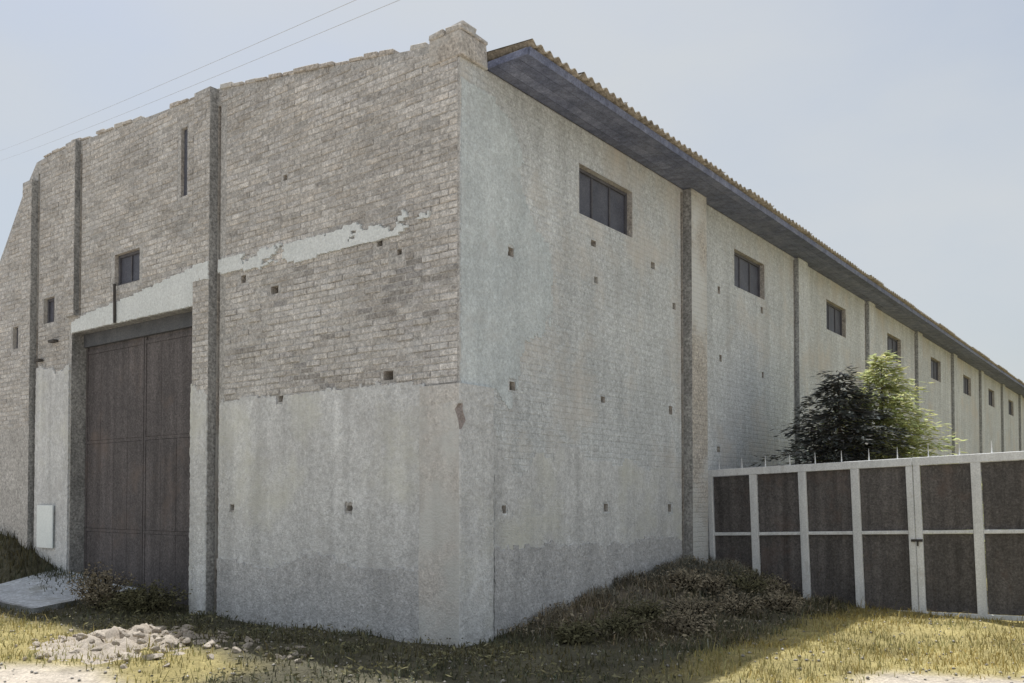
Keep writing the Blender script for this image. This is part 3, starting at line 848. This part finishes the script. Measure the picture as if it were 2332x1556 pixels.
# ------------------------------------------------------------------ conifers behind the gate
def conifer(name, label, x, y, h, r, needle, seed, dens=1.0, tones=(.6, 1.25), droop=.25):
    R_ = random.Random(seed)
    e = bpy.data.objects.new(name, None); COL.objects.link(e)
    e.location = (x, y, float(terrain(x, y)) - .05)
    tag(e, label, 'tree', 'conifers behind the gate')
    s = Soup()
    s.tube((0,0,0), (.02,.01,h*.5), .075, .045, 8); s.tube((.02,.01,h*.5), (0,.02,h*.97), .045, .008, 8)
    V = []; F = []; C = []
    z = .35
    while z < h*.985:
        f = 1 - z/h
        rr = r * (f**.80) * R_.uniform(.78, 1.12) + .05
        nb_ = max(4, int(9*dens*(.5 + f)))
        ph = R_.uniform(0, 6.28)
        for k in range(nb_):
            a = ph + 2*math.pi*k/nb_ + R_.uniform(-.3, .3)
            L_ = rr * R_.uniform(.5, 1.15) * (1 + .28*math.sin(2*a + z*1.3 + seed))
            zz = z + R_.uniform(-.06, .06)
            dirx, diry = math.cos(a), math.sin(a)
            tipz = zz - droop*L_ + R_.uniform(-.05, .12)
            if to_local(x + dirx*L_, y + diry*L_)[1] > -.08: L_ *= .55
            s.tube((0, 0, zz), (dirx*L_*.9, diry*L_*.9, tipz), .012*f + .004, .003, 4)
            n = int(7 + 30*L_*dens)
            for q in range(n):
                t = R_.uniform(.12, 1.0)**.8
                px, py, pz = dirx*L_*t, diry*L_*t, zz + (tipz-zz)*t
                sp = .16*(1-t*.6)*L_ + .03
                px += R_.gauss(0, sp*.55); py += R_.gauss(0, sp*.55); pz += R_.gauss(0, .035)
                wl = to_local(x + px, y + py)[1]; gt = (x + px - GA.x)*GN.x + (y + py - GA.y)*GN.y
                if wl > -.06 or gt > -.12: continue
                b2 = a + R_.uniform(-1.0, 1.0); ll = R_.uniform(.08, .19); ww = R_.uniform(.014, .032)
                dx, dy, dz = math.cos(b2)*ll, math.sin(b2)*ll, R_.uniform(-.07, .03)
                ox, oy = -math.sin(b2)*ww, math.cos(b2)*ww; oz = R_.uniform(-.012, .012)
                i = len(V)
                V += [(px, py, pz), (px+dx*.5+ox, py+dy*.5+oy, pz+dz*.5+oz), (px+dx, py+dy, pz+dz), (px+dx*.5-ox, py+dy*.5-oy, pz+dz*.5-oz)]
                F.append((i, i+1, i+2, i+3))
                tn = R_.uniform(*tones); C += [(tn*R_.uniform(.9, 1.1), tn, tn*R_.uniform(.85, 1.1))]*4
        z += .105 + .05*f
    link('trunk', s.mesh('trunk'), M['bark'], e)
    link('crown', quads_mesh('crown', V, F, False, np.array(C)), M[needle], e)
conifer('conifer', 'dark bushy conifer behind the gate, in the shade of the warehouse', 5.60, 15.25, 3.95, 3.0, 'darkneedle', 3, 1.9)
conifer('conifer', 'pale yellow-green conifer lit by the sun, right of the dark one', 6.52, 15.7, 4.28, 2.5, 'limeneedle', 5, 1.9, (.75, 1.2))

# ------------------------------------------------------------------ rubble by the path
def chunk_mesh(seed):
    import bmesh
    R_ = random.Random(seed)
    bm = bmesh.new(); bmesh.ops.create_icosphere(bm, subdivisions=2, radius=1)
    dirs = [Vector((R_.gauss(0,1), R_.gauss(0,1), R_.gauss(0,1))).normalized() for _ in range(11)]
    offs = [R_.uniform(.38, .75) for _ in dirs]
    for v in bm.verts:                              # cut flat facets for a broken look
        for d_, k in zip(dirs, offs):
            t = v.co.dot(d_)
            if t > k: v.co -= d_*(t-k)
        v.co += Vector((R_.uniform(-.04,.04), R_.uniform(-.04,.04), R_.uniform(-.04,.04)))
    me = bpy.data.meshes.new('rubble_chunk'); bm.to_mesh(me); bm.free()
    vcol(me, np.full(len(me.vertices), R_.uniform(.8, 1.15)))
    me.materials.append(M['rubble'])
    return me
chm = [chunk_mesh(k) for k in range(10)]
ch_spots = []
for k in range(110):
    t = random.random()
    if k < 74: x = random.gauss(-4.1, .55); y = random.gauss(9.7, .6)
    else: x = random.uniform(-3.7, -1.9); y = 9.6 + (-x-3.7)*.45*1 + random.gauss(0, .22)
    ch_spots.append((x, y))
for k, (x, y) in enumerate(ch_spots):
    sz = random.uniform(.022, .062) * (1.5 if k < 8 else 1)
    o = bpy.data.objects.new('rubble_chunk', chm[k % 10]); COL.objects.link(o)
    heapz = .12*math.exp(-((x+4.1)**2/.35 + (y-9.8)**2/.45))
    o.location = (x, y, float(terrain(x, y)) + heapz + sz*.25)
    o.scale = (sz*random.uniform(.9, 1.4), sz*random.uniform(.8, 1.2), sz*random.uniform(.6, .9))
    o.rotation_euler = (random.uniform(-.4, .4), random.uniform(-.4, .4), random.uniform(0, 6.28))
    if k < 74: tag(o, 'chunk of beige broken concrete in the sunlit rubble heap by the sandy path', 'rubble', 'sunlit rubble chunks beside the path')
    else: tag(o, 'chunk of broken concrete strewn in a line from the rubble heap towards the corner', 'rubble', 'rubble chunks strewn before the gable wall')
# fine spoil under the rubble
def spoil():
    us = np.linspace(-1.3, 1.3, 80); U, W = np.meshgrid(us, us)
    x = -4.1 + U; y = 9.8 + W
    bump = .12*np.exp(-((U)**2/.45 + (W)**2/.5)) + .42*fbm(U*5.5, W*5.5, 5)*np.exp(-(U**2 + W**2)/.6)
    z = terrain(x, y) + bump - .02
    I = np.arange(U.size).reshape(U.shape)
    Q = np.stack([I[:-1,:-1], I[:-1,1:], I[1:,1:], I[1:,:-1]], -1).reshape(-1, 4)
    me = quads_mesh('spoil_heap', np.stack([x, y, z], -1).reshape(-1, 3), Q, True, np.full(U.size, .95))
    tag(link('spoil_heap', me, M['rubble']), 'low heap of pale crumbled spoil beside the sandy path', 'spoil', kind='stuff')
spoil()

# ------------------------------------------------------------------ grass, weeds, litter
def blades(name, P, hgt, wid, tones, material, label, lean=.5, cat='grass'):
    n = len(P)
    a = rng.uniform(0, 2*np.pi, n); ln = rng.uniform(.1, 1, n)*lean
    h = hgt * rng.uniform(.5, 1.35, n); w = wid * rng.uniform(.6, 1.4, n)
    dx, dy = np.cos(a), np.sin(a); ox, oy = -dy, dx
    b2 = rng.uniform(0, 2*np.pi, n); ox, oy = np.cos(b2), np.sin(b2)
    base = P
    mid = base + np.stack([dx*ln*h*.3, dy*ln*h*.3, h*.6], -1)
    tip = base + np.stack([dx*ln*h, dy*ln*h, h*(1 - .35*ln)], -1)
    o = np.stack([ox*w, oy*w, np.zeros(n)], -1)
    V = np.stack([base - o, base + o, mid + o*.7, mid - o*.7, tip + o*.12, tip - o*.12], 1).reshape(-1, 3)
    k = np.arange(n)[:, None]*6
    Q = np.concatenate([k + np.array([[0,1,2,3]]), k + np.array([[3,2,4,5]])], 0)
    pf = fbm(P[:, 0]*1.3 + 9, P[:, 1]*1.3, 4)
    tn = rng.uniform(tones[0], tones[1], n) * (1 + .9*pf)
    hue = rng.normal(0, .06, n) + .35*fbm(P[:, 0]*.9 + 30, P[:, 1]*.9, 3)
    C = np.stack([tn*(1+hue), tn, tn*(1-hue)], -1)
    me = quads_mesh(name, V, Q, False, np.repeat(C, 6, 0))
    return tag(link(name, me, M[material]), label, cat, kind='stuff')

def scatter(n, x0, x1, y0, y1, keep, clump=1.3):
    x = rng.uniform(x0, x1, n); y = rng.uniform(y0, y1, n)
    lx, ly = to_local(x, y)
    ok = ~((lx > -.03) & (ly > -.03))
    path, dry = cover(x, y)
    pr = keep(x, y, lx, ly, path, dry) * np.clip(.55 + clump*fbm(x*1.7, y*1.7, 4), .02, 1)
    ok &= rng.random(n) < pr
    x, y = x[ok], y[ok]
    return np.stack([x, y, terrain(x, y) - .01], -1)
P = scatter(150000, -9, 11, 7.2, 16, lambda x, y, lx, ly, p, d: d*(1-p)**2*(.9))
blades('dry_grass', P, .075, .005, (.65, 1.3), 'drygrass', 'short dry yellow grass growing in the sun either side of the warehouse corner', .9)
P = scatter(110000, -9, 6, 7.4, 17, lambda x, y, lx, ly, p, d: (1-d)*(1-p*.9)*np.exp(-(np.maximum(-lx, -ly)/2.2)**2))
blades('weeds', P, .085, .007, (.55, 1.5), 'weed', 'low dark green weeds at the foot of the shaded walls', .9, 'weeds')
P = scatter(110000, -.5, 6.5, 9, 15.5, lambda x, y, lx, ly, p, d: (1-d)*(1-p)*np.exp(-(np.maximum(-ly, 0)/1.5)**2)*sstep(.4, 2.2, lx), 3.0)
blades('dead_weeds', P, .16, .005, (.5, 1.7), 'deadweed', 'brown dead weeds covering the earth heap against the side wall', 1.3, 'weeds')
P = scatter(60000, -12, -4, 10, 19, lambda x, y, lx, ly, p, d: (1-p)*np.exp(-(np.maximum(-lx, 0)/.55)**2)*sstep(4.6, 5.4, ly)*sstep(.1, .0, -lx-.9))
blades('wall_weeds', P, .16, .008, (.4, 1.2), 'weed', 'dark weeds along the wall foot beside the big door', .8, 'weeds')

P = scatter(60000, -.3, 6.8, 8.6, 15.5, lambda x, y, lx, ly, p, d: (1-d)*(1-p)*sstep(.3, 1.2, -ly)*sstep(.4, 2.0, lx)*.8, 3.0)
blades('heap_weeds', P, .13, .006, (.6, 1.7), 'weed', 'olive weeds growing over the lower slope of the heap by the side wall', 1.2, 'weeds')
P = scatter(26000, -9, 11, 7.2, 16, lambda x, y, lx, ly, p, d: d*(1-p)**2*.5, 3.2)
blades('tall_dry_grass', P, .17, .004, (.55, 1.2), 'drygrass', 'taller loose tufts of dry grass standing in the yellow turf', 1.2)

# pebbles and litter
def pebbles(n):
    x = rng.uniform(-7, 7, n); y = rng.uniform(7.4, 13, n)
    lx, ly = to_local(x, y)
    ok = ~((lx > -.1) & (ly > -.1)); x, y = x[ok], y[ok]; n = len(x)
    z = terrain(x, y); r = rng.uniform(.008, .026, n)
    base = np.array([[1,0,0],[0,1,0],[-1,0,0],[0,-1,0],[0,0,.7],[0,0,-.5]])
    V = base[None]*r[:, None, None]*rng.uniform(.6, 1.3, (n, 6, 1)) + np.stack([x, y, z + r*.4], -1)[:, None]
    tri = np.array([[0,1,4],[1,2,4],[2,3,4],[3,0,4],[1,0,5],[2,1,5],[3,2,5],[0,3,5]])
    F = (np.arange(n)[:, None, None]*6 + tri[None]).reshape(-1, 3)
    me = quads_mesh('pebbles', V.reshape(-1, 3), F, False, np.repeat(rng.uniform(.6, 1.2, n), 6))
    tag(link('pebbles', me, M['pebble']), 'small pale pebbles and crumbs scattered over the ground', 'pebbles', kind='stuff')
pebbles(1300)

def litter(n, x0, x1, y0, y1, keep, name, label, material, tones):
    P = scatter(n, x0, x1, y0, y1, keep, 2.2); n = len(P)
    c = P + np.stack([np.zeros(n), np.zeros(n), rng.uniform(.015, .13, n)], -1)
    a = rng.normal(size=(n, 3)); a[:, 2] *= .5; a /= np.linalg.norm(a, axis=1)[:, None]
    b = np.cross(a, rng.normal(size=(n, 3))); b /= np.linalg.norm(b, axis=1)[:, None]
    l = (.010 + .035*rng.random(n)**2.5)[:, None]; w = (.004 + .012*rng.random(n)**2)[:, None]
    V = np.stack([c - a*l, c + b*w, c + a*l, c - b*w], 1).reshape(-1, 3)
    tn = rng.uniform(*tones, n)**1.3
    C = np.stack([tn*1.03, tn, tn*rng.uniform(.85, 1.05, n)], -1)
    me = quads_mesh(name, V, np.arange(4*n).reshape(-1, 4), False, np.repeat(C, 4, 0))
    tag(link(name, me, M[material]), label, 'leaves', kind='stuff')
litter(70000, -.5, 6.5, 8.2, 15.5, lambda x, y, lx, ly, p, d: (1-d)*(1-p)*np.exp(-(np.maximum(-ly, 0)/1.9)**2)*sstep(.2, 1.8, lx),
       'leaf_litter', 'brown leaf litter caught in the weeds of the heap by the side wall', 'deadweed', (.35, 1.7))
litter(34000, -6, 2.5, 7.5, 12.5, lambda x, y, lx, ly, p, d: (1-d)*(1-p)*sstep(-.1, .3, -lx)*.7,
       'dark_litter', 'dark leaf litter among the weeds in front of the gable wall', 'weed', (.4, 2.0))

# dry bush by the door foot
def bush(name, label, x, y, h, r, seed, m1, n=420, group=None):
    R_ = random.Random(seed)
    e = bpy.data.objects.new(name, None); COL.objects.link(e); e.location = (x, y, float(terrain(x, y)) + .05)
    tag(e, label, 'bush', group)
    s = Soup(); V = []; F = []; C = []
    for k in range(46):
        a = R_.uniform(0, 6.28); l = R_.uniform(.15, 1)*r; hh = h*R_.uniform(.45, 1.1)*(1-.4*l/r)
        p = Vector((math.cos(a)*.05, math.sin(a)*.05, -.05)); q = Vector((math.cos(a)*l, math.sin(a)*l, hh))
        mid = (p+q)/2 + Vector((0, 0, .06)); s.tube(p, mid, .006, .004, 4); s.tube(mid, q, .004, .002, 4)
        for j in range(n//46 + 3):
            t = R_.uniform(.25, 1.05); c = p.lerp(q, t) + Vector((R_.gauss(0,.04), R_.gauss(0,.04), R_.gauss(0,.04)))
            d_ = Vector((R_.gauss(0,1), R_.gauss(0,1), R_.gauss(0,.7))).normalized()*R_.uniform(.025, .06); o_ = d_.orthogonal().normalized()*R_.uniform(.006, .016)
            i = len(V); V += [tuple(c), tuple(c+d_*.5+o_), tuple(c+d_), tuple(c+d_*.5-o_)]; F.append((i, i+1, i+2, i+3))
            tn = R_.uniform(.6, 1.5); C += [(tn, tn*.97, tn*.92)]*4
    link('stems', s.mesh('stems'), M['deadweed'], e)
    link('foliage', quads_mesh('foliage', V, F, False, np.array(C)), M[m1], e)
bx, by = to_world(-.85, 5.85)
bush('dry_bush', 'brown dried bush at the foot of the big door', bx, by, .55, .45, 11, 'deadweed', 2200)
bx, by = to_world(-.6, 5.15)
bush('weed_bush', 'low dark green bush between the door and the gable pilaster', bx, by, .34, .6, 12, 'weed', 2200)

for k, (x_, y_, h_, r_) in enumerate([(1.55,10.6,.22,.34), (2.2,11.0,.30,.42), (2.75,12.3,.26,.40), (3.3,12.6,.34,.45), (2.9,11.5,.28,.40), (3.75,13.0,.26,.38), (1.2,9.9,.20,.36), (2.35,12.0,.24,.36), (3.55,12.0,.22,.36), (.7,9.6,.16,.3), (2.0,10.2,.2,.36)]):
    bush('dead_weed_clump', ('tangled clump of brown dead weeds on the earth heap by the side wall' if k % 3 else 'olive green weed clump on the earth heap by the side wall'), x_, y_, h_, r_, 40 + k, 'deadweed' if k % 3 else 'weed', 900, 'brown weed clumps on the heap' if k % 3 else 'olive weed clumps on the heap')

# ------------------------------------------------------------------ overhead cables crossing the sky behind the gable
def cable(a, b, sag, label):
    a = Vector(a); b = Vector(b); s = Soup(); n = 40; prev = None
    for k in range(n+1):
        t = -4 + 6.6*k/n; p = a.lerp(b, t) + Vector((0, 0, sag*.12*(t+1)**2))
        if prev is not None: s.tube(prev, p, .005, .005, 5)
        prev = p
    tag(link('overhead_cable', s.mesh('overhead_cable', True), M['cable']), label, 'cable', 'overhead cables')
M['cable'] = mat('grey_cable', (.50,.51,.52), (.56,.57,.58), 5, 40, .1, .1, .002, rough=.6)
cable((-11.73, 30.0, 15.69), (-2.25, 17.0, 11.43), .25, 'upper of the two faint grey cables crossing the sky above the gable')
cable((-11.13, 30.0, 15.46), (-1.58, 17.0, 11.34), .25, 'lower of the two faint grey cables crossing the sky above the gable')
